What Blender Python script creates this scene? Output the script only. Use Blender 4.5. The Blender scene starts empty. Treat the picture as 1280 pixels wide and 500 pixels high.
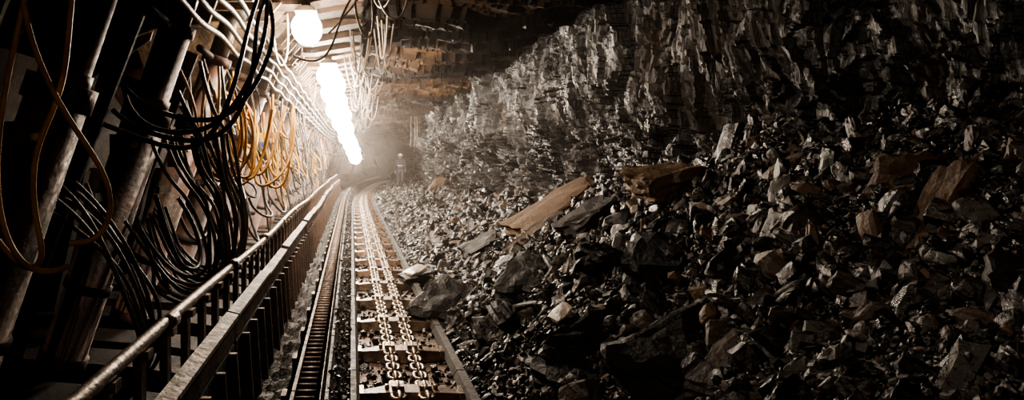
import bpy, bmesh, math, random
import numpy as np
from mathutils import Vector, Matrix, Euler
random.seed(7); rng=np.random.default_rng(11)
S=bpy.context.scene; C=S.collection
B0=24; BC=.0023
def bend(y):
    return np.maximum(0,np.asarray(y,float)-B0)**2*BC
def bf(y): return float(bend(y))

# ---------------- materials ----------------
def mat(name,base=(.1,.1,.1),rough=.5,metal=0,base2=None,nscale=5,bump=0.3,bscale=30,bdist=.01,spec=.5,rvar=0.15,detail=6):
    m=bpy.data.materials.new(name); m.use_nodes=True
    nt=m.node_tree; N=nt.nodes; L=nt.links; b=N['Principled BSDF']
    b.inputs['Metallic'].default_value=metal
    b.inputs['Specular IOR Level'].default_value=spec
    tc=N.new('ShaderNodeNewGeometry')
    n=N.new('ShaderNodeTexNoise'); n.inputs['Scale'].default_value=nscale; n.inputs['Detail'].default_value=detail
    L.new(tc.outputs['Position'],n.inputs['Vector'])
    r=N.new('ShaderNodeValToRGB'); r.color_ramp.elements[0].position=.38; r.color_ramp.elements[1].position=.62
    r.color_ramp.elements[0].color=(*base,1); r.color_ramp.elements[1].color=(*(base2 or base),1)
    L.new(n.outputs['Fac'],r.inputs['Fac']); L.new(r.outputs['Color'],b.inputs['Base Color'])
    n2=N.new('ShaderNodeTexNoise'); n2.inputs['Scale'].default_value=bscale; n2.inputs['Detail'].default_value=5
    L.new(tc.outputs['Position'],n2.inputs['Vector'])
    mr=N.new('ShaderNodeMapRange'); mr.inputs['From Min'].default_value=.3; mr.inputs['From Max'].default_value=.7
    mr.inputs['To Min'].default_value=max(.03,rough-rvar); mr.inputs['To Max'].default_value=min(1,rough+rvar)
    L.new(n2.outputs['Fac'],mr.inputs['Value']); L.new(mr.outputs['Result'],b.inputs['Roughness'])
    bp=N.new('ShaderNodeBump'); bp.inputs['Strength'].default_value=bump; bp.inputs['Distance'].default_value=bdist
    L.new(n2.outputs['Fac'],bp.inputs['Height']); L.new(bp.outputs['Normal'],b.inputs['Normal'])
    return m

def coal_mat(name,lo=(.005,.004,.0035),mid=(.020,.0135,.0095),hi=(.12,.072,.040),rough=(.14,.6),stretch=(1,1,1),bump=.8,spec=.6,bs=34,bd=.014):
    m=bpy.data.materials.new(name); m.use_nodes=True
    nt=m.node_tree; N=nt.nodes; L=nt.links; b=N['Principled BSDF']
    g=N.new('ShaderNodeNewGeometry')
    mp=N.new('ShaderNodeMapping'); mp.inputs['Scale'].default_value=stretch
    L.new(g.outputs['Position'],mp.inputs['Vector'])
    a=N.new('ShaderNodeAttribute'); a.attribute_name='tint'
    n=N.new('ShaderNodeTexNoise'); n.inputs['Scale'].default_value=9; n.inputs['Detail'].default_value=8; n.inputs['Roughness'].default_value=.65
    L.new(mp.outputs[0],n.inputs['Vector'])
    ad=N.new('ShaderNodeMath'); ad.operation='MULTIPLY_ADD'; ad.inputs[1].default_value=.5; 
    L.new(n.outputs['Fac'],ad.inputs[0]); 
    sb=N.new('ShaderNodeMath'); sb.operation='SUBTRACT'; sb.inputs[1].default_value=.25
    L.new(a.outputs['Fac'],sb.inputs[0]); L.new(sb.outputs[0],ad.inputs[2])
    r=N.new('ShaderNodeValToRGB'); e=r.color_ramp.elements
    e[0].position=.25; e[0].color=(*lo,1); e[1].position=.95; e[1].color=(*hi,1)
    k=e.new(.6); k.color=(*mid,1)
    L.new(ad.outputs[0],r.inputs['Fac']); L.new(r.outputs['Color'],b.inputs['Base Color'])
    n2=N.new('ShaderNodeTexNoise'); n2.inputs['Scale'].default_value=3.5; n2.inputs['Detail'].default_value=6; n2.inputs['Roughness'].default_value=.65
    L.new(mp.outputs[0],n2.inputs['Vector'])
    ad2=N.new('ShaderNodeMath'); ad2.operation='MULTIPLY_ADD'; ad2.inputs[1].default_value=.4
    L.new(a.outputs['Fac'],ad2.inputs[0]); L.new(n2.outputs['Fac'],ad2.inputs[2])
    mr=N.new('ShaderNodeMapRange'); mr.inputs['From Min'].default_value=.5; mr.inputs['From Max'].default_value=.76
    mr.inputs['To Min'].default_value=rough[0]; mr.inputs['To Max'].default_value=rough[1]
    L.new(ad2.outputs[0],mr.inputs['Value']); L.new(mr.outputs['Result'],b.inputs['Roughness'])
    n3=N.new('ShaderNodeTexNoise'); n3.inputs['Scale'].default_value=bs; n3.inputs['Detail'].default_value=7; n3.inputs['Roughness'].default_value=.6
    L.new(mp.outputs[0],n3.inputs['Vector'])
    bp=N.new('ShaderNodeBump'); bp.inputs['Strength'].default_value=bump; bp.inputs['Distance'].default_value=bd
    L.new(n3.outputs['Fac'],bp.inputs['Height']); L.new(bp.outputs['Normal'],b.inputs['Normal'])
    b.inputs['Specular IOR Level'].default_value=spec
    return m

def emis(name,col,st):
    m=bpy.data.materials.new(name); m.use_nodes=True; b=m.node_tree.nodes['Principled BSDF']
    b.inputs['Base Color'].default_value=(*col,1)
    b.inputs['Emission Color'].default_value=(*col,1); b.inputs['Emission Strength'].default_value=st
    return m

M_coal=coal_mat('coal')
M_slab=coal_mat('fallen_rock',rough=(.42,.75),spec=.4,bump=1.0,bd=.02)
M_face=coal_mat('coal_face_rock',lo=(.005,.004,.0035),mid=(.019,.0135,.010),hi=(.07,.046,.030),rough=(.2,.85),stretch=(1,1,.35),bump=1.0,bs=30,spec=.48,bd=.02)
M_roof=coal_mat('roof_rock',lo=(.007,.005,.004),mid=(.034,.020,.012),hi=(.17,.095,.045),rough=(.5,.85),stretch=(.4,1,1),bump=.7,spec=.2)
M_steel=mat('dark_steel',(.013,.010,.008),.7,.2,(.032,.022,.016),6,.4,25)
M_rust=mat('rusty_steel',(.062,.036,.023),.62,.4,(.115,.07,.046),7,.5,30)
M_flight=mat('scraper_steel',(.22,.145,.095),.5,.4,(.07,.044,.03),9,.6,35)
M_worn=mat('worn_steel',(.34,.26,.19),.35,.8,(.13,.095,.068),14,.4,60)
M_pipe=mat('handrail_steel',(.20,.13,.088),.45,.5,(.075,.047,.032),16,.4,60)
M_tan=mat('dusty_painted_steel',(.23,.155,.095),.65,.1,(.05,.034,.022),5,.8,30)
M_leg=mat('red_oxide_paint',(.14,.07,.045),.6,.1,(.05,.028,.019),4,.3,30)
M_chrome=mat('oily_piston_rod',(.08,.06,.045),.45,.5,(.035,.027,.021),8,.1,40)
M_rubber=mat('black_rubber',(.012,.011,.010),.5,0,(.026,.022,.019),20,.2,80)
M_grey=mat('grey_hose_rubber',(.10,.08,.06),.5,0,(.045,.036,.027),10,.2,80)
M_yel=mat('yellow_hose_rubber',(.62,.32,.05),.5,0,(.36,.18,.04),8,.2,60)
M_wht=mat('pale_cable_rubber',(.42,.35,.27),.5,0,(.22,.18,.14),10,.2,60)
M_floor=mat('coal_fines',(.006,.0045,.0035),.75,0,(.02,.0138,.0098),14,1.0,40,.03)
M_label_y=mat('yellow_paint',(.7,.45,.03),.5); M_label_b=mat('blue_paint',(.03,.12,.5),.5); M_label_r=mat('red_paint',(.5,.03,.02),.5)
M_cloth=mat('work_cloth',(.05,.06,.09),.9,0,(.08,.08,.09)); M_skin=mat('skin',(.35,.2,.14),.6); M_boot=mat('boot_rubber',(.015,.015,.015),.5)
M_helm=mat('helmet_plastic',(.75,.7,.6),.4); M_refl=mat('reflective_tape',(.8,.8,.7),.3); M_hair=mat('hair',(.02,.013,.01),.8)
M_lamp=emis('lamp_glass',(1,.87,.72),140)
M_cap=emis('cap_lamp_glass',(1,.95,.85),10)

# ---------------- mesh builder ----------------
class MB:
    def __init__(s): s.v=[];s.f=[];s.m=[];s.sm=[];s.mats=[];s.n=0;s.t=[]
    def mi(s,m):
        if m not in s.mats: s.mats.append(m)
        return s.mats.index(m)
    def add(s,vs,fs,m,smooth=False,tint=0.3):
        k=s.mi(m); b=s.n
        s.v.extend([tuple(p) for p in vs]); s.n+=len(vs); s.t.extend([tint]*len(vs))
        for f in fs: s.f.append([b+i for i in f]); s.m.append(k); s.sm.append(smooth)
    def box(s,c,d,m,rot=None):
        x,y,z=d[0]/2,d[1]/2,d[2]/2
        vs=[Vector((a*x,b*y,e*z)) for a in(-1,1) for b in(-1,1) for e in(-1,1)]
        if rot: 
            R=Euler(rot).to_matrix(); vs=[R@p for p in vs]
        vs=[p+Vector(c) for p in vs]
        s.add(vs,[(0,1,3,2),(4,6,7,5),(0,4,5,1),(2,3,7,6),(0,2,6,4),(1,5,7,3)],m)
    def prism(s,prof,y0,y1,m):
        n=len(prof); vs=[(p[0],y0,p[1]) for p in prof]+[(p[0],y1,p[1]) for p in prof]
        fs=[(i,(i+1)%n,n+(i+1)%n,n+i) for i in range(n)]+[tuple(range(n))[::-1],tuple(range(n,2*n))]
        s.add(vs,fs,m)
    def tube(s,pts,r,m,seg=10,cap=True,closed=False):
        P=[Vector(p) for p in pts]; n=len(P); R=r if isinstance(r,(list,tuple)) else [r]*n
        vs=[];up=None
        for i in range(n):
            if closed: d=(P[(i+1)%n]-P[i-1])
            else: d=(P[min(i+1,n-1)]-P[max(i-1,0)])
            d.normalize()
            if up is None: up=Vector((0,0,1)) if abs(d.z)<.9 else Vector((1,0,0))
            a=d.cross(up)
            if a.length<1e-4: a=d.cross(Vector((1,0,0)))
            a.normalize(); bb=a.cross(d).normalized(); up=bb
            for k in range(seg):
                t=2*math.pi*k/seg; vs.append(P[i]+(a*math.cos(t)+bb*math.sin(t))*R[i])
        fs=[]
        for i in range(n if closed else n-1):
            j=(i+1)%n
            for k in range(seg):
                q=(k+1)%seg; fs.append((i*seg+k,i*seg+q,j*seg+q,j*seg+k))
        if cap and not closed: fs+= [tuple(range(seg))[::-1],tuple((n-1)*seg+k for k in range(seg))]
        s.add(vs,fs,m,True)
    def obj(s,name,loc=(0,0,0),parent=None,follow=False):
        me=bpy.data.meshes.new(name)
        V=np.array(s.v,dtype=float)
        if follow: V[:,0]+=bend(V[:,1])
        me.from_pydata(V.tolist(),[],s.f); 
        for m in s.mats: me.materials.append(m)
        me.polygons.foreach_set('material_index',s.m); me.polygons.foreach_set('use_smooth',s.sm)
        at=me.attributes.new('tint','FLOAT','POINT'); at.data.foreach_set('value',s.t)
        me.update(); o=bpy.data.objects.new(name,me); o.location=loc; C.objects.link(o)
        if parent: o.parent=parent
        return o

def grid_mesh(name,P,m,tint,smooth=False):
    h,w,_=P.shape; idx=np.arange(h*w).reshape(h,w)
    f=np.stack([idx[:-1,:-1],idx[:-1,1:],idx[1:,1:],idx[1:,:-1]],-1).reshape(-1,4)
    me=bpy.data.meshes.new(name); me.vertices.add(h*w); me.vertices.foreach_set('co',P.reshape(-1).astype(np.float32))
    nf=len(f); me.loops.add(nf*4); me.loops.foreach_set('vertex_index',f.reshape(-1).astype(np.int32))
    me.polygons.add(nf); me.polygons.foreach_set('loop_start',np.arange(0,nf*4,4,dtype=np.int32))
    me.update(calc_edges=True); me.polygons.foreach_set('use_smooth',[smooth]*nf)
    at=me.attributes.new('tint','FLOAT','POINT'); at.data.foreach_set('value',tint.reshape(-1).astype(np.float32))
    me.materials.append(m); me.validate(); o=bpy.data.objects.new(name,me); C.objects.link(o); return o

# ---------------- numpy noise ----------------
def hsh(i,j,k=0):
    h=np.sin(i*127.1+j*311.7+k*74.7)*43758.5453
    return h-np.floor(h)
def vnoise(x,y,k=0):
    xi=np.floor(x);yi=np.floor(y);u=x-xi;v=y-yi;u=u*u*(3-2*u);v=v*v*(3-2*v)
    return (hsh(xi,yi,k)*(1-u)+hsh(xi+1,yi,k)*u)*(1-v)+(hsh(xi,yi+1,k)*(1-u)+hsh(xi+1,yi+1,k)*u)*v
def fbm(x,y,k=0,o=4):
    s=0;a=.5
    for i in range(o): s=s+a*(vnoise(x*2**i,y*2**i,k+i)-.5); a*=.5
    return s
def cells(x,y,k=0,tilt=1.0):
    xi=np.floor(x);yi=np.floor(y);best=np.full(x.shape,1e9);val=np.zeros(x.shape)
    for a in(-1,0,1):
        for b in(-1,0,1):
            cx=xi+a;cy=yi+b
            px=cx+.1+.8*hsh(cx,cy,k);py=cy+.1+.8*hsh(cx,cy,k+5)
            dx=x-px;dy=y-py;d=dx*dx+dy*dy
            v=(hsh(cx,cy,k+9)-.5)+tilt*((hsh(cx,cy,k+13)-.5)*dx+(hsh(cx,cy,k+17)-.5)*dy)
            mk=d<best; best=np.where(mk,d,best); val=np.where(mk,v,val)
    return val
def frac(a): return a-np.floor(a)

Ynear=np.arange(-3,1.6,.04)
Yg=1.6*np.exp(np.arange(0,math.log(62/1.6),.0038))
YY=np.concatenate([Ynear,Yg])

TY=[-3,2,5,7,9,15,30,45,62]; TV=[1.95,1.95,1.85,1.55,1.25,.9,.5,.3,.3]
def rubbleH(x,y):
    T=np.interp(y,TY,TV); toe=.90+.22*fbm(np.asarray(y)*.9,0*np.asarray(y)+3.3,4)
    u=np.clip((x-toe)/(3.0-toe),0,1.3)
    return T*(u**.95)+ (u>0)*.38*fbm(np.asarray(x)*1.6,np.asarray(y)*1.3,21)*np.minimum(1,u*4)

# ---------------- coal face (wall) ----------------
Z=np.arange(0.2,3.95,.014)
gy,gz=np.meshgrid(YY,Z)
wy=gy+.20*fbm(gy*1.7,gz*1.3,31)+.04*fbm(gy*9,gz*5,33); wz=gz+.30*fbm(gy*2,gz*1,37)+.14*fbm(gy*9,gz*4,39)
big=1.0*fbm(wy*.5,wz*.45,2)+.18*cells(wy/.8,wz/.9,3,.8)
off=big+.09*cells(wy/.26,wz/.65,6,1.2)+.05*cells(wy/.09,wz/.32,9,1.6)+.022*cells(wy/.04,wz/.16,12,1.7)+.04*fbm(wy*7,wz*4,15)
low=np.clip((2.45-gz+.6*fbm(gy*.8,gz*0,44))/.4,0,1)
off=off*(1-.25*low)+low*(.12*cells(wy/.30,wz/.22,61,1.4)+.06*cells(wy/.12,wz/.09,63,1.4))
upper=np.clip((gz-1.6)/1.0,0,1)
face_x=3.06+off-.10*upper+.10*low
far=np.clip((gy-8)/12,0,1); face_x=3.06+(face_x-3.06)*(1+.5*far)
face_x=np.maximum(face_x,2.55)+bend(gy)
tint=.26+1.7*fbm(gy*1.3,gz*1.1,40)+.25*cells(wy/.26,wz/.65,6,0)
grid_mesh('wall_coal_face',np.stack([face_x,gy,gz],-1),M_face,np.clip(tint,0,1))

# ---------------- roof ----------------
XR=np.arange(-4.2,4.3,.03)
Yr=np.concatenate([np.arange(-3,2.5,.05),2.5*np.exp(np.arange(0,math.log(62/2.5),.008))])
gx,gy=np.meshgrid(XR,Yr)
a=gx*.86+gy*.5; b=-gx*.5+gy*.86
w1=fbm(a*.5,b*.8,50,5); w2=fbm(a*1.2,b*2,54,4)
s1=frac(b/.95+2.0*w1); s2=frac(b/.33+2.6*w1+.8*w2+.3*a); s3=frac(b/.12+3*w2+.5*a)
offr=.5*fbm(gx*.6,gy*.35,51)+.18*s1+.075*s2+.022*s3
rz=3.25+.06*gx+offr*np.clip((gx+1.2)/1.0,0.1,1)
rz=np.where(gx<.12,np.maximum(rz,3.36),rz)
tint=.38+1.6*fbm(gx*.8,gy*.4,60)+.25*(s1-.5)
grid_mesh('ceiling',np.stack([gx+bend(gy),gy,rz],-1),M_roof,np.clip(tint,0,1))

# ---------------- floor + other walls ----------------
XF=np.arange(-4.2,4.3,.06); Yf=np.concatenate([np.arange(-3,3,.08),3*np.exp(np.arange(0,math.log(62/3),.015))])
gx,gy=np.meshgrid(XF,Yf)
fz=-.18+.08*fbm(gx*3,gy*3,70)
grid_mesh('floor',np.stack([gx+bend(gy),gy,fz],-1),M_floor,gx*0+.3)
gy,gz=np.meshgrid(np.arange(-3,62.5,.25),np.arange(-.3,3.9,.15))
grid_mesh('wall_goaf',np.stack([-3.95+.4*cells(gy,gz,80)+bend(gy),gy,gz],-1),M_roof,gy*0+.3)
gx,gz=np.meshgrid(np.arange(-.5,9.5,.1),np.arange(-.3,4.0,.1))
grid_mesh('wall_end',np.stack([gx,61.5+.5*cells(gx,gz,81),gz],-1),M_roof,gx*0+.3)
gx,gz=np.meshgrid(np.arange(-4.2,4.3,.2),np.arange(-.3,4.0,.2))
grid_mesh('wall_rear',np.stack([gx,-2.9+.3*cells(gx,gz,82),gz],-1),M_roof,gx*0+.3)

# ---------------- rubble ----------------
def hull(pts):
    bm=bmesh.new()
    for p in pts: bm.verts.new(p)
    r=bmesh.ops.convex_hull(bm,input=bm.verts)
    dead=[v for v in bm.verts if not v.link_faces]
    for v in dead: bm.verts.remove(v)
    bmesh.ops.dissolve_limit(bm,angle_limit=.12,verts=bm.verts,edges=bm.edges)
    bmesh.ops.triangulate(bm,faces=bm.faces)
    bm.verts.index_update(); V=np.array([v.co[:] for v in bm.verts]); F=np.array([[v.index for v in f.verts] for f in bm.faces]); bm.free(); return V,F
def detail(VF,seed,cuts=3,amp=.05,sm=0):
    V,F=VF; bm=bmesh.new(); vs=[bm.verts.new(p) for p in V.tolist()]
    for f in F.tolist(): bm.faces.new([vs[i] for i in f])
    bmesh.ops.subdivide_edges(bm,edges=bm.edges,cuts=cuts,use_grid_fill=True)
    bmesh.ops.triangulate(bm,faces=bm.faces)
    for _ in range(sm): bmesh.ops.smooth_vert(bm,verts=bm.verts,factor=.5,use_axis_x=True,use_axis_y=True,use_axis_z=True)
    bm.normal_update(); bm.verts.index_update()
    P=np.array([v.co[:] for v in bm.verts]); Nn=np.array([v.normal[:] for v in bm.verts])
    q=P@np.array([.2,.1,1.0]); st=frac(q*4+seed*.37+1.5*fbm(P[:,0]*2,P[:,1]*2,seed))-.5
    d=amp*(1.0*st+2.4*fbm(P[:,0]*3+seed,P[:,1]*3+P[:,2]*2,seed)+.9*cells(P[:,0]*4+seed,P[:,1]*4+P[:,2]*3,seed,1))
    P=P+Nn*d[:,None]
    Fo=np.array([[v.index for v in f.verts] for f in bm.faces]); bm.free(); return P,Fo
protos=[]
for i in range(36):
    if i%2:
        pts=[((a+rng.uniform(-.3,.3))*.5,(b+rng.uniform(-.3,.3))*.5,(c+rng.uniform(-.3,.3))*.5) for a in(-1,1) for b in(-1,1) for c in(-1,1)]
        pts+=[tuple(rng.uniform(-.6,.6,3)) for _ in range(14)]
    else:
        q=rng.normal(size=(26,3)); q/=np.linalg.norm(q,axis=1)[:,None]; pts=[tuple(p*.6) for p in q]
    protos.append(hull(pts))
dprotos=[detail(p,i,2,.065,1) for i,p in enumerate(protos[:24])]
hprotos=[detail(p,i+50,5,.09,1) for i,p in enumerate(protos[:24])]
def rmat(n):
    q=rng.normal(size=(n,4)); q/=np.linalg.norm(q,axis=1)[:,None]; w,x,y,z=q.T
    return np.stack([1-2*(y*y+z*z),2*(x*y-z*w),2*(x*z+y*w),2*(x*y+z*w),1-2*(x*x+z*z),2*(y*z-x*w),2*(x*z-y*w),2*(y*z+x*w),1-2*(x*x+y*y)],-1).reshape(n,3,3)
def scat(pos,size,tint,pr,flat,out):
    n=len(pos); R=rmat(n); pid=rng.integers(0,len(pr),n)
    sc=np.stack([rng.uniform(.8,1.6,n),rng.uniform(.6,1.1,n),rng.uniform(flat[0],flat[1],n)],-1)*size[:,None]
    for k,(V,F) in enumerate(pr):
        I=np.where(pid==k)[0]
        if len(I)==0: continue
        P=np.einsum('nij,nvj->nvi',R[I],V[None]*sc[I][:,None,:])+pos[I][:,None,:]
        nv=len(V); out['F'].append((F[None]+ (np.arange(len(I))*nv)[:,None,None]+out['b']).reshape(-1,3)); out['b']+=len(I)*nv
        out['V'].append(P.reshape(-1,3)); out['T'].append(np.repeat(tint[I],nv))
def scatter(name,pos,size,tint,m,flat=(.32,.9),thr=.08):
    out=dict(V=[],F=[],T=[],b=0); bigm=size>thr
    scat(pos[~bigm],size[~bigm],tint[~bigm],protos,flat,out)
    if bigm.any(): scat(pos[bigm],size[bigm],tint[bigm],dprotos,flat,out)
    V=np.concatenate(out['V']);F=np.concatenate(out['F']);T=np.concatenate(out['T'])
    me=bpy.data.meshes.new(name); me.vertices.add(len(V)); me.vertices.foreach_set('co',V.reshape(-1).astype(np.float32))
    nf=len(F); me.loops.add(nf*3); me.loops.foreach_set('vertex_index',F.reshape(-1).astype(np.int32))
    me.polygons.add(nf); me.polygons.foreach_set('loop_start',np.arange(0,nf*3,3,dtype=np.int32)); me.update(calc_edges=True)
    me.polygons.foreach_set('use_smooth',np.zeros(nf,dtype=bool))
    at=me.attributes.new('tint','FLOAT','POINT'); at.data.foreach_set('value',T.astype(np.float32))
    me.materials.append(m); o=bpy.data.objects.new(name,me); C.objects.link(o); print(name,nf); return o

xs=np.arange(.55,3.6,.03); gx,gy=np.meshgrid(xs,YY[::2])
hh=rubbleH(gx,gy)+.05*cells(gx/.12,gy/.12,90,1.2)+.02*cells(gx/.05,gy/.05,92,1.2)-.03
grid_mesh('coal_slope',np.stack([gx+bend(gy),gy,np.where(gx<.86,np.minimum(hh,-.08),hh)],-1),M_coal,gx*0+.3+.4*fbm(gx*2,gy*2,91))
n=54000
y=1.5*np.exp(rng.random(n)**1.1*math.log(52/1.5)); x=.88+rng.random(n)*2.25
smin=np.maximum(.013,.0034*y); s=np.minimum(smin*rng.random(n)**-.48,.11+.004*y)
n2=3000; y2=rng.uniform(-3,1.6,n2); x2=.9+rng.random(n2)*2.3; s2=np.minimum(.035*rng.random(n2)**-.5,.2)
n3=280; y3=1.6*np.exp(rng.random(n3)*math.log(30/1.6)); x3=1.0+rng.random(n3)*2.1; s3=rng.uniform(.11,.22,n3)*(.8+.03*y3)
n4=160; y4=rng.uniform(4.6,30,n4); x4=.66+rng.random(n4)**.5*.25; s4=rng.uniform(.02,.07,n4)
x=np.concatenate([x,x2,x3,x4]);y=np.concatenate([y,y2,y3,y4]);s=np.concatenate([s,s2,s3,s4])
s*=np.clip((x-.55)/.5,.4,1)
h=rubbleH(x,y); h=np.maximum(h,0.0)
pos=np.stack([x+bend(y),y,h+s*.03],-1)
t=np.clip(rng.normal(.30,.18,len(x))+.6*fbm(x*1.2,y*.8,95),0,1)
t=np.where(rng.random(len(x))<.05,rng.uniform(.6,.95,len(x)),t)
scatter('coal_rubble_pile',pos,s,t,M_coal)

heroes=[(2.69,3.43,1.57,.27,.22,.27,(0.2,.1,.3),.75),(2.55,3.1,1.44,.17,.15,.50,(0,.55,.1),.8),(2.35,3.2,1.23,.24,.18,.12,(.2,-.3,.2),.5),
(2.6,6.0,1.50,.50,.40,.28,(.1,-.2,.2),.85),(2.44,8.8,1.07,1.1,.6,.2,(.1,-.55,.2),.9),(2.1,8.0,.82,.8,.45,.14,(.1,-.5,.5),.75),
(1.87,5.1,.90,.46,.36,.30,(.3,.2,.5),.1),(1.97,4.56,.99,.46,.34,.28,(.1,-.3,.9),.15),(1.69,3.7,.66,.56,.40,.28,(.6,-.3,.3),.2),
(2.12,2.76,1.04,.30,.24,.14,(.2,-.4,.2),.65),(1.76,3.3,.75,.40,.24,.10,(.1,-.6,.3),.6),(1.46,4.4,.48,.56,.36,.24,(.7,-.2,.4),.2),
(.97,7.6,.17,.66,.45,.28,(.35,-.35,.9),.3),(.86,9.6,.15,.40,.3,.12,(.1,-.2,.3),.4),(2.9,24,.75,.7,.6,.45,(.1,-.5,.3),.8),(3.0,20,.7,.6,.5,.3,(.1,.3,.3),.6),
(2.0,2.45,.88,.30,.24,.16,(.4,.3,.9),.3),(1.3,5.6,.43,.42,.32,.2,(.3,.6,.2),.2),(2.2,4.0,1.08,.38,.3,.2,(.5,-.4,.6),.25),
(1.15,5.9,.25,.28,.26,.16,(.1,-.4,1.6),.25),(2.3,7.0,1.15,.5,.35,.16,(.1,-.5,.2),.45),(1.7,9.5,.55,.5,.35,.16,(.1,-.5,.2),.4),
(1.6,2.9,.58,.34,.26,.14,(.5,-.3,.5),.3),(2.35,2.5,1.22,.28,.22,.14,(.3,-.4,.8),.4),(1.6,6.6,.62,.5,.34,.2,(.2,-.5,.8),.15)]
mb=MB()
for k,(hx,hy,hz,a,b_,c,r,t_) in enumerate(heroes):
    V,F=hprotos[(k*2+1)%len(hprotos)]; R=np.array(Euler(r).to_matrix())
    P=(V*np.array([a,b_,c]))@R.T+np.array([hx,hy,hz]); mb.add(P.tolist(),F.tolist(),M_slab,False,t_)
ho=mb.obj('fallen_boulders')

mb=MB()
M_chip=mat('fresh_shale',(.42,.37,.32),.35,0,(.25,.2,.17),30,.3,50)
for (hx,hy,hz,a,r) in [(1.36,4.7,.70,.14,(.3,-.7,.2)),(.80,9.2,.28,.26,(.1,-.3,.6)),(1.9,4.9,1.12,.07,(.9,.2,.1)),(2.45,5.2,1.44,.07,(.5,.3,.1))]:
    V,F=dprotos[3]; R=np.array(Euler(r).to_matrix()); P=(V*np.array([a,a*.8,a*.22]))@R.T+np.array([hx,hy,hz]); mb.add(P.tolist(),F.tolist(),M_chip)
mb.obj('shale_chips')

# ---------------- armoured chain conveyor ----------------
mb=MB()
def run(prof,m,y0=-2,y1=56,step=1.5,gap=.02):
    y=y0
    while y<y1:
        mb.prism(prof,y,y+step-gap,m); y+=step
run([(.03,-.04),(.80,-.04),(.80,-.01),(.03,-.01)],M_rust)
run([(.0,-.06),(.03,-.06),(.03,.0),(.055,.05),(.03,.10),(-.01,.10),(-.01,.07),(.01,.05)],M_steel)
run([(.84,-.06),(.80,-.06),(.80,.0),(.77,.05),(.80,.10),(.86,.10),(.86,.07),(.82,.05)],M_steel)
run([(-.02,.0),(-.02,.04),(-.135,.36),(-.155,.36),(-.155,.0)],M_steel)
y=5.02-1.1*6
while y<56:
    m=M_flight
    for sgn in (-1,1):
        x0=.415; x1=.415+sgn*.13; x2=.415+sgn*.335
        vs=[(x0,y-.10,0),(x1,y-.10,0),(x2,y-.02,0),(x2,y+.10,0),(x1,y+.14,0),(x0,y+.14,0),
            (x0,y-.06,.10),(x1,y-.06,.10),(x2,y+.01,.07),(x2,y+.09,.07),(x1,y+.12,.10),(x0,y+.12,.10)]
        fs=[(0,1,7,6),(1,2,8,7),(2,3,9,8),(3,4,10,9),(4,5,11,10),(6,7,10,11),(7,8,9,10)]
        mb.add(vs,fs,m)
        mb.box((x2+sgn*.012,y+.04,.05),(.03,.18,.08),M_worn)
        mb.box((.415+sgn*.095,y+.03,.115),(.085,.12,.035),M_worn)
        mb.tube([(.415+sgn*.17,y+.03,.09),(.415+sgn*.17,y+.03,.125)],.018,M_worn,6)
    y+=1.1
def link(cx,y,z,vert,m):
    L=.052;r=.045;w=.018;pts=[]
    for k in range(5):
        t=-math.pi/2+math.pi*k/4; pts.append((math.cos(t)*r+L-.01,math.sin(t)*r))
    for k in range(5):
        t=math.pi/2+math.pi*k/4; pts.append((math.cos(t)*r-L+.01,math.sin(t)*r))
    if vert: P=[(cx,y+a,z+b) for a,b in pts]
    else: P=[(cx+b,y+a,z) for a,b in pts]
    mb.tube(P,w,m,6,closed=True)
for cx in(.32,.51):
    y=-2;i=0
    while y<45: link(cx,y,.08,i%2,M_worn); y+=.112;i+=1
conv=mb.obj('armoured_face_conveyor',follow=True)
n=3800; y=3.5*np.exp(rng.random(n)*math.log(45/3.5)); x=.06+rng.random(n)*.74; s=np.minimum(.008*rng.random(n)**-.6*(1+.06*y),.055)
scatter('loose_coal_on_conveyor',np.stack([x+bend(y),y,-.01+s*.3],-1),s,np.clip(rng.normal(.3,.15,n),0,1),M_coal)
n=2500; y=3.0*np.exp(rng.random(n)*math.log(45/3.0)); u=rng.random(n); x=-.02-.12*u; s=np.minimum(.008*rng.random(n)**-.6*(1+.06*y),.045)
scatter('coal_on_side_plate',np.stack([x+bend(y),y,.05+.31*u],-1),s,np.clip(rng.normal(.4,.15,n),0,1),M_coal)

# haulage rack
mb=MB()
def run2(prof,m,step=1.5,gap=.02,y0=-2,y1=56):
    y=y0
    while y<y1: mb.prism(prof,y,y+step-gap,m); y+=step
run2([(-.36,.30),(-.335,.30),(-.335,.42),(-.36,.42)],M_tan)
run2([(-.36,.40),(-.315,.40),(-.315,.42),(-.36,.42)],M_tan)
run2([(-.20,.30),(-.175,.30),(-.175,.42),(-.20,.42)],M_tan)
run2([(-.20,.40),(-.17,.40),(-.17,.42),(-.20,.42)],M_tan)
run2([(-.36,-.1),(-.17,-.1),(-.17,.31),(-.36,.31)],M_steel)
y=-2
while y<50:
    mb.tube([(-.34,y,.375),(-.19,y,.375)],.02,M_rust,8); y+=.115
y=-2
while y<50:
    mb.box((-.375,y,.33),(.03,.12,.16),M_rust); y+=.75
mb.obj('haulage_rack',follow=True)

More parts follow.
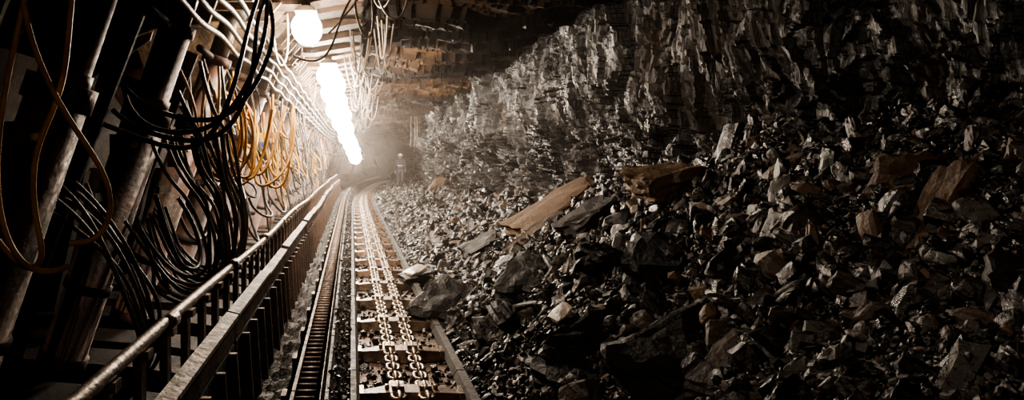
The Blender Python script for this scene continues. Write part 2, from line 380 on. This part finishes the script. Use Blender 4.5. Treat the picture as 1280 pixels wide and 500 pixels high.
# ---------------- handrail ----------------
mb=MB()
HE=30
pts=[(-.70+.008*math.sin(y*1.3),y,1.08+.012*math.sin(y*.9)) for y in np.arange(-2,HE,.5)]
mb.tube(pts,.024,M_pipe,12)
for y in np.arange(-1.8,HE,1.5): mb.tube([(-.70,y,1.08),(-.70,y+.12,1.08)],.032,M_pipe,12)
for y in np.arange(-1.9,HE,.33):
    mb.box((-.705,y,.66),(.03,.055,.84),M_rust,(0,0,0))
    mb.box((-.69,y,1.055),(.045,.06,.03),M_pipe)
y=-2
while y<HE:
    j=random.uniform(-.015,.015); jz=random.uniform(-.015,.015)
    mb.prism([(-.67+j,.70+jz),(-.635+j,.70+jz),(-.635+j,.78+jz),(-.61+j,.83+jz),(-.61+j,.85+jz),(-.675+j,.865+jz),(-.675+j,.84+jz),(-.67+j,.84+jz)],y,y+1.46,M_tan)
    mb.prism([(-.665,.08),(-.645,.08),(-.645,.69),(-.665,.69)],y+.02,y+1.46,M_steel)
    for q in (.2,.55,.9,1.25): mb.prism([(-.66,.08),(-.56,.08),(-.60,.69),(-.66,.69)],y+q,y+q+.03,M_rust)
    mb.prism([(-.66,.36),(-.615,.36),(-.615,.42),(-.66,.42)],y,y+1.48,M_rust)
    y+=1.5
mb.obj('walkway_handrail',follow=True)
yy=np.concatenate([np.arange(-2,3,.05),3*np.exp(np.arange(0,math.log(50/3),.012))]); gx,gy=np.meshgrid(np.arange(-.64,-.39,.02),yy)
hz=.22+.16*fbm(gx*6,gy*3,101)+.05*cells(gx/.05,gy/.06,103)
grid_mesh('spilled_coal_fines',np.stack([gx+bend(gy),gy,hz],-1),M_floor,gx*0+.3)

# ---------------- hydraulic roof supports ----------------
def support_mesh():
    mb=MB()
    for sy in(-.42,.42):
        mb.prism([(-3.3,-.15),(-1.2,-.15),(-1.0,.0),(-1.15,.16),(-1.6,.22),(-2.4,.28),(-3.3,.28)],sy-.2,sy+.2,M_steel)
        if sy>0:
            A=Vector((-2.05,sy-.3,.2)); B=Vector((-1.05,sy-.3,3.12)); d=B-A
            mb.tube([A,A+d*.05,A+d*.05,A+d*.62],[.17,.17,.15,.15],M_leg,16)
            mb.tube([A+d*.60,A+d*.64],.172,M_rust,16)
            mb.tube([A+d*.63,A+d*.66,A+d*.66,A+d*.82],[.13,.13,.115,.115],M_leg,14)
            mb.tube([A+d*.81,A+d*.835],.135,M_rust,14)
            mb.tube([A+d*.82,A+d*.98],.085,M_chrome,14)
            mb.tube([A+d*.96,B],[.13,.16],M_steel,12)
            mb.tube([A+d*.2,A+d*.22],.165,M_steel,16)
        mb.prism([(-3.0,3.14),(-.5,3.14),(.1,3.24),(.1,3.3),(-3.0,3.3)],sy-.16,sy+.16,M_rust)
        mb.prism([(-1.6,2.98),(-.8,2.98),(-.65,3.15),(-1.8,3.15)],sy-.2,sy-.15,M_tan)
        mb.prism([(-1.6,2.98),(-.8,2.98),(-.65,3.15),(-1.8,3.15)],sy+.15,sy+.2,M_tan)
        mb.prism([(-3.0,.25),(-2.8,.25),(-2.5,1.6),(-2.7,1.6)],sy-.07,sy+.07,M_steel)
    mb.prism([(-3.1,3.28),(.12,3.28),(.16,3.31),(.0,3.345),(-3.1,3.345)],-.72,.72,M_steel)
    mb.prism([(-3.55,.3),(-3.45,.3),(-2.9,3.25),(-3.02,3.25)],-.72,.72,M_steel)
    mb.box((-1.0,0,-.05),(.55,1.35,.03),M_rust)
    mb.box((-1.55,.05,1.75),(.12,.34,.22),M_rust); 
    for k,mm in enumerate((M_label_y,M_label_b,M_label_r,M_label_y)): mb.tube([(-1.48,-.07+k*.08,1.79),(-1.44,-.07+k*.08,1.79)],.022,mm,8)
    mb.box((-1.62,.05,1.45),(.03,.9,.06),M_steel); mb.box((-1.48,.05,2.2),(.04,1.0,.07),M_steel)
    mb.tube([(-1.25,-.5,2.62),(-1.25,.5,2.62)],.03,M_steel,8)
    mb.prism([(-2.3,2.2),(-1.6,2.65),(-1.45,3.14),(-2.9,3.14)],-.70,-.67,M_rust)
    mb.prism([(-2.0,2.5),(-1.5,2.70),(-1.1,2.74),(-.95,3.14),(-2.2,3.14)],.62,.66,M_tan)
    mb.box((-1.75,-.62,1.35),(.10,.03,2.6),M_steel,(0,.37,0)); mb.box((-1.95,-.55,1.3),(.08,.03,2.4),M_steel,(0,.33,0))
    mb.box((-1.85,-.35,1.3),(.05,.05,2.5),M_steel,(0,.30,0))
    return mb
sup=support_mesh().obj('hydraulic_roof_support'); me=sup.data
ys=list(np.arange(-1.1,52,1.5)); 
for k,yv in enumerate(ys):
    o=sup if k==0 else bpy.data.objects.new('hydraulic_roof_support',me)
    if k: C.objects.link(o)
    o.location=(bf(yv),yv,random.uniform(-.01,.02)); o.rotation_euler=(0,0,-math.atan(2*BC*max(0,yv-B0)))
# small painted number plate hung on a support
mb=MB(); mb.box((-1.0,7.9,1.95),(.13,.012,.10),M_label_y); mb.box((-1.0,7.89,1.88),(.13,.012,.035),M_label_b); mb.box((-.93,7.89,1.93),(.02,.014,.12),M_label_r)
mb.tube([(-1.0,7.9,2.0),(-1.02,7.9,2.4),(-1.1,7.9,2.72)],.006,M_steel,6); mb.obj('support_number_plate')

# ---------------- hoses ----------------
def hoses(name,lists,m,r):
    cu=bpy.data.curves.new(name,'CURVE'); cu.dimensions='3D'; cu.bevel_depth=r; cu.bevel_resolution=2; cu.resolution_u=6
    for P in lists:
        sp=cu.splines.new('NURBS'); sp.points.add(len(P)-1)
        for q,p in zip(sp.points,P): q.co=(p[0]+bf(p[1]),p[1],p[2],1)
        sp.order_u=4; sp.use_endpoint_u=True
    cu.materials.append(m); o=bpy.data.objects.new(name,cu); C.objects.link(o); return o
def jit(P,a=.03): return [(p[0]+random.uniform(-a,a),p[1]+random.uniform(-a,a),p[2]+random.uniform(-a,a)) for p in P]
Yl=[[(-1.45,3.1,2.9),(-1.40,3.0,2.4),(-1.28,2.95,2.05),(-1.12,3.0,1.78),(-.98,3.05,1.55),(-1.04,3.0,1.34),(-1.16,2.95,1.36)],
[(-1.2,3.2,2.9),(-1.22,3.1,2.3),(-1.18,3.0,2.0),(-1.34,3.0,1.75),(-1.28,2.9,1.45),(-1.22,2.9,1.28),(-1.35,2.95,1.22),(-1.5,3.0,1.4)],
[(-1.30,3.1,2.9),(-1.38,3.0,2.3),(-1.45,2.9,1.8),(-1.42,2.9,1.35),(-1.25,2.85,1.22),(-1.12,2.85,1.28)]]
hoses('yellow_hydraulic_hose',Yl,M_yel,.0125)
Y2=[]
for k in range(9):
    x0=-1.18+.045*k; d=.12*k
    Y2.append(jit([(x0-.1,5.7+d,2.5-.05*k),(x0-.02,5.6+d,2.1),(x0-.05,5.6+d,1.7-.03*k),(x0+.15,5.6+d,1.45),(x0+.30,5.8+d,1.8),(x0+.24,5.9+d,2.2)],.10))
for k in range(24):
    yb=random.uniform(6.5,24); x0=random.uniform(-1.3,-.85); w=random.uniform(.15,.5); zt=random.uniform(1.8,2.5); dz=random.uniform(.4,1.0)
    Y2.append(jit([(x0,yb,zt),(x0+.02,yb,zt-dz*.7),(x0+.1,yb+w*.3,zt-dz),(x0+.15,yb+w*.7,zt-dz),(x0+.12,yb+w,zt-dz*.6),(x0,yb+w,zt-.1)],.06))
hoses('yellow_hydraulic_hose',Y2,M_yel,.0125)
B=[]
for k in range(4):
    B.append(jit([(-1.50-.02*k,4.6,2.2-.08*k),(-1.35,4.5,2.02-.08*k),(-1.0,4.5,1.90-.06*k),(-.70-.03*k,4.5,2.0-.04*k),(-.56-.04*k,4.7,2.35),(-.56-.05*k,5.2,2.75),(-.65,5.6,3.1)],.05))
for k in range(44):
    yb=random.uniform(4.3,26); zt=random.uniform(1.2,2.7); x0=-1.55+random.uniform(-.1,.4)+.1*(zt-2); sg=random.uniform(.15,.6); L=random.choice([.7,1.5,1.5])
    B.append(jit([(x0,yb,zt),(x0+.1,yb+.1*L,zt-sg*.8),(x0+.2,yb+.4*L,zt-sg*1.2),(x0+.2,yb+.7*L,zt-sg*1.1),(x0+.1,yb+.95*L,zt-sg*.6),(x0,yb+L,zt+random.uniform(-.2,.2))],.06))
hoses('black_hydraulic_hose',B,M_rubber,.0165)
G=[]
for k in range(18):
    yo=4.9+random.uniform(0,.8)
    G.append(jit([(-1.38+.03*k,yo,1.9),(-1.30+.025*k,yo,1.62),(-1.12+.02*k,yo,1.45),(-.98+.01*k,yo,1.15),(-.93,yo,.90-.02*k),(-1.12-.02*k,yo+.1,.80),(-1.36,yo+.1,.95),(-1.5,yo,1.3)],.06))
for k in range(7):
    yo=3.8+random.uniform(0,.9)
    G.append(jit([(-1.7,yo,1.5+.02*k),(-1.45,yo,1.28+.02*k),(-1.22+.01*k,yo,.9),(-1.15,yo,.55),(-1.3,yo,.3),(-1.6,yo,.25)],.09))
for k in range(75):
    yb=random.uniform(5.5,28); zt=random.uniform(1.3,2.7); x0=-1.35+random.uniform(0,.45); sg=random.uniform(.2,.9); L=random.uniform(.2,.9)
    G.append(jit([(x0,yb,zt),(x0+.02,yb,zt-sg*.7),(x0+.1,yb+.3*L,zt-sg*1.1),(x0+.1,yb+.7*L,zt-sg*1.1),(x0+.05,yb+L,zt-sg*.6),(x0,yb+L,zt+random.uniform(-.2,.2))],.06))
hoses('grey_hydraulic_hose',G,M_grey,.0135)
W=[[(.03,5.5,3.2),(.0,5.5,2.9),(.08,5.5,2.60),(.18,5.5,2.64),(.16,5.5,2.95),(.1,5.5,3.3)],
[(-.45,5.5,2.5),(-.30,5.5,2.42),(-.15,5.5,2.5),(-.1,5.5,2.8),(.05,5.6,3.05),(.15,5.6,3.3)],
[(-.2,6.0,2.75),(0,6,2.95),(.2,6,3.25)],
[(.15,5.8,3.3),(.2,5.8,2.95),(.35,5.8,2.75),(.45,5.8,2.9),(.5,5.8,3.3)],
[(-.75,6.9,2.9),(-.72,6.9,2.6),(-.64,6.9,2.55),(-.6,6.9,2.8),(-.62,6.9,3.1)]]
for xx in (2.25,2.4,2.5):
    W.append(jit([(xx,28,3.4),(xx,28,3.0),(xx+.03,28,2.6),(xx,28,2.2)],.03))
for k in range(76):
    yb=random.uniform(6.0,28); x0=random.uniform(-.12,.35); 
    if k%4==0: x0=random.uniform(-.95,-.7)
    d=random.uniform(.12,.65); w=random.uniform(.1,.35); L=random.uniform(-.6,.6)
    W.append(jit([(x0,yb,3.22),(x0+.03,yb,3.2-d*.7),(x0+w*.4,yb+L*.4,3.2-d),(x0+w*.8,yb+L*.7,3.2-d*.9),(x0+w,yb+L,3.22)],.03))
hoses('pale_signal_cable',W,M_wht,.009)
hoses('power_cable',[[(-.85-.05*k,y,2.95-.09*k-.10*(i%2)) for i,y in enumerate(np.arange(-2,50,.75))] for k in range(4)],M_rubber,.02)

# ---------------- lamps ----------------
def lampmesh(hang=.36):
    mb=MB()
    n=8; prof=[(math.cos(math.pi*k/n)*.10,math.sin(math.pi*k/n)*.05) for k in range(n+1)]
    mb.prism([(p[0],p[1]+.10) for p in prof],-.20,.20,M_tan)
    ys_=[-.25,-.235,-.19,-.12,0,.12,.19,.235,.25]; rr=[.02,.07,.115,.135,.14,.135,.115,.07,.02]
    mb.tube([(0,a,-.03) for a in ys_],rr,M_lamp,20)
    for y in(-.12,.12): 
        mb.tube([(0,y,.14),(0,y,hang)],.012,M_steel,6)
    mb.box((0,0,.16),(.08,.3,.04),M_steel)
    return mb
lo=lampmesh().obj('fill_lamp'); lme=lo.data
lamps=[(-.42,6.7,2.95,130,1)]+[(-.33,10.2,2.92,100,1.2),(-.28,11.2,2.89,0,1.3),(-.34,12.2,2.88,55,1.35),(-.28,13.4,2.82,0,1.4),(-.33,14.8,2.78,65,1.5),(-.22,16.4,2.75,0,1.5),  # globes packed close and enlarged with distance to stand in for lens bloom
 (-.28,18.2,2.70,75,1.6),(-.18,20.5,2.62,0,1.7),(-.18,23,2.50,85,1.8),(-.06,26.,2.32,0,1.9),(0,29,2.1,60,2.0),(-.04,33,1.88,50,2.1),(-.95,46,2.95,90,1)]  # last entry is an extra lamp, added to light the far haze
for k,(x,y,z,en,sc) in enumerate(lamps):
    if k==0: o=lo
    elif z>2.87: o=bpy.data.objects.new('fill_lamp',lme); C.objects.link(o)
    else: o=lampmesh((3.28-z)/sc).obj('fill_lamp')
    o.location=(x+bf(y),y,z); o.scale=(sc,sc,sc)
    if en:
        ld=bpy.data.lights.new('bulb','POINT'); ld.color=(1,.78,.56); ld.shadow_soft_size=.06; ld.energy=en
        l=bpy.data.objects.new('bulb',ld); C.objects.link(l); l.location=(.0,0,-.24); l.parent=o
mb=MB(); mb.box((0,0,.09),(.3,.2,.14),M_steel); mb.tube([(0,0,.02),(0,0,-.02)],[.09,.12],M_steel,16,cap=False); mb.box((0,0,.2),(.05,.05,.12),M_steel)
fl=mb.obj('fill_spot'); fl.location=(-.2,.4,2.95)  # out-of-view spot added to brighten the face and rubble
fl.rotation_euler=(Vector((2.9,4.6,1.8))-Vector((-.2,.4,2.95))).to_track_quat('-Z','Y').to_euler()
ld=bpy.data.lights.new('bulb','SPOT'); ld.energy=135; ld.spot_size=1.6; ld.spot_blend=1; ld.color=(1,.77,.56); ld.shadow_soft_size=.04
l=bpy.data.objects.new('bulb',ld); C.objects.link(l); l.location=(0,0,-.04); l.parent=fl
o=bpy.data.objects.new('fill_lamp',lme.copy()); C.objects.link(o); o.location=(.35,-1.2,2.92)  # extra lamp outside the frame, added as general fill for the near end
M_fill=emis('fill_lamp_glass',(1,.85,.65),4); 
for i,mm in enumerate(o.data.materials):
    if mm==M_lamp: o.data.materials[i]=M_fill
ld=bpy.data.lights.new('bulb','POINT'); ld.energy=26; ld.color=(1,.74,.50); ld.shadow_soft_size=.1
l=bpy.data.objects.new('bulb',ld); C.objects.link(l); l.location=(0,0,-.28); l.parent=o

# ---------------- dust haze, partly standing in for lens bloom ----------------
vm=bpy.data.materials.new('airborne_dust'); vm.use_nodes=True; nt=vm.node_tree; nt.nodes.clear()
ou=nt.nodes.new('ShaderNodeOutputMaterial'); vs=nt.nodes.new('ShaderNodeVolumeScatter'); vs.inputs['Density'].default_value=.0028; vs.inputs['Anisotropy'].default_value=.8
vs.inputs['Color'].default_value=(1,.88,.80,1); nt.links.new(vs.outputs[0],ou.inputs['Volume'])
mb=MB(); mb.box((2.0,32.5,1.6),(12,55,4.6),vm); mb.obj('dust_haze')

# ---------------- miner ----------------
mn=bpy.data.objects.new('coal_miner',None); C.objects.link(mn)
def skin(name,verts,edges,rad,m,sub=1,root=0):
    me=bpy.data.meshes.new(name); me.from_pydata(verts,edges,[]); o=bpy.data.objects.new(name,me); C.objects.link(o)
    o.modifiers.new('s','SKIN'); 
    for i,r in enumerate(rad): me.skin_vertices[0].data[i].radius=(r,r); me.skin_vertices[0].data[i].use_root=(i==root)
    sm=o.modifiers.new('u','SUBSURF'); sm.levels=sub; sm.render_levels=sub; me.materials.append(m); o.parent=mn; return o
v=[(0,0,.95),(0,0,1.15),(0,0,1.38),(0,.0,1.47),(.19,0,1.42),(.27,-.04,1.14),(.24,-.22,.98),(-.19,0,1.42),(-.28,0,1.13),(-.27,-.1,.88),
(.10,0,.90),(.12,-.05,.50),(.13,.02,.12),(-.10,0,.90),(-.13,-.02,.50),(-.15,.06,.12)]
e=[(0,1),(1,2),(2,3),(2,4),(4,5),(5,6),(2,7),(7,8),(8,9),(0,10),(10,11),(11,12),(0,13),(13,14),(14,15)]
rr=[.15,.145,.16,.07,.075,.06,.045,.075,.06,.045,.11,.08,.065,.11,.08,.065]
skin('work_suit',v,e,rr,M_cloth,2)
for sx,hx,hy,hz in((1,.24,-.22,.98),(-1,-.27,-.1,.88)):
    V=[(hx,hy,hz),(hx,hy-.04,hz-.05),(hx,hy-.06,hz-.085)];E=[(0,1),(1,2)];R=[.026,.032,.028]
    for k in range(4):
        b=len(V); fx=hx+(k-1.5)*.021; l=(.07,.08,.075,.06)[k]
        V+=[(fx,hy-.065,hz-.10),(fx,hy-.08,hz-.10-l*.5),(fx,hy-.075,hz-.10-l)];E+=[(2,b),(b,b+1),(b+1,b+2)];R+=[.010,.009,.008]
    b=len(V); V+=[(hx-sx*.035,hy-.05,hz-.06),(hx-sx*.05,hy-.075,hz-.09)];E+=[(1,b),(b,b+1)];R+=[.011,.009]
    skin('hand',V,E,R,M_skin,1)
mb=MB()
def ell(c,r,m,zc=None,seg=16,rng_=9):
    vs=[];fs=[]
    for i in range(rng_+1):
        p=math.pi*i/rng_-math.pi/2
        for k in range(seg):
            t=2*math.pi*k/seg; vs.append((c[0]+r[0]*math.cos(p)*math.cos(t),c[1]+r[1]*math.cos(p)*math.sin(t),max(c[2]+r[2]*math.sin(p),zc if zc else -9)))
    for i in range(rng_):
        for k in range(seg): fs.append((i*seg+k,i*seg+(k+1)%seg,(i+1)*seg+(k+1)%seg,(i+1)*seg+k))
    mb.add(vs,fs,m,True)
ell((0,-.01,1.62),(.078,.095,.12),M_skin); ell((0,-.105,1.605),(.014,.02,.022),M_skin)
for sx in(-1,1):
    ell((sx*.03,-.095,1.63),(.012,.008,.008),M_boot); ell((sx*.08,0,1.61),(.012,.022,.032),M_skin)
ell((0,-.1,1.56),(.025,.008,.007),M_label_r); ell((0,.02,1.61),(.08,.085,.09),M_hair)
mb.obj('head',parent=mn)
mb=MB(); ell((0,0,1.67),(.12,.14,.12),M_helm,1.67); mb.tube([(0,.0,1.665),(0,0,1.675)],[.15,.15],M_helm,20)
mb.tube([(0,-.13,1.73),(0,-.17,1.73)],.03,M_rubber,10); mb.obj('helmet',parent=mn)
mb=MB(); ell((0,-.172,1.73),(.025,.008,.025),M_cap); mb.obj('cap_lamp',parent=mn)
mb=MB()
for sx,yy_ in((1,.02),(-1,.06)):
    mb.tube([(sx*.135,yy_,.0),(sx*.135,yy_,.28)],[.06,.075],M_boot,12); ell((sx*.14,yy_-.08,.04),(.055,.13,.045),M_boot)
mb.obj('boots',parent=mn)
mb=MB(); mb.tube([(0,0,1.12),(0,0,1.17)],[.165,.165],M_refl,16,cap=False); mb.tube([(0,0,.96),(0,0,1.01)],[.17,.17],M_rubber,16); mb.box((.17,0,.98),(.07,.12,.14),M_rubber)
mb.obj('belt',parent=mn)
my=38; mx=2.1; mn.location=(mx+bf(my),my,float(max(0,rubbleH(np.array(mx),np.array(float(my)))))-.01)

# ---------------- world, camera ----------------
w=bpy.data.worlds.new('w'); S.world=w; w.use_nodes=True; w.node_tree.nodes['Background'].inputs[0].default_value=(.002,.002,.002,1)
cam=bpy.data.cameras.new('camera'); co=bpy.data.objects.new('camera',cam); C.objects.link(co); S.camera=co
co.location=(0,0,1.7); co.rotation_euler=(math.pi/2,0,0); cam.sensor_width=36; cam.lens=900/1280*36; cam.shift_x=200/1280; cam.shift_y=-50/1280; cam.clip_start=.05
S.view_settings.view_transform='AgX'; S.view_settings.look='AgX - Medium High Contrast'; S.view_settings.exposure=.1
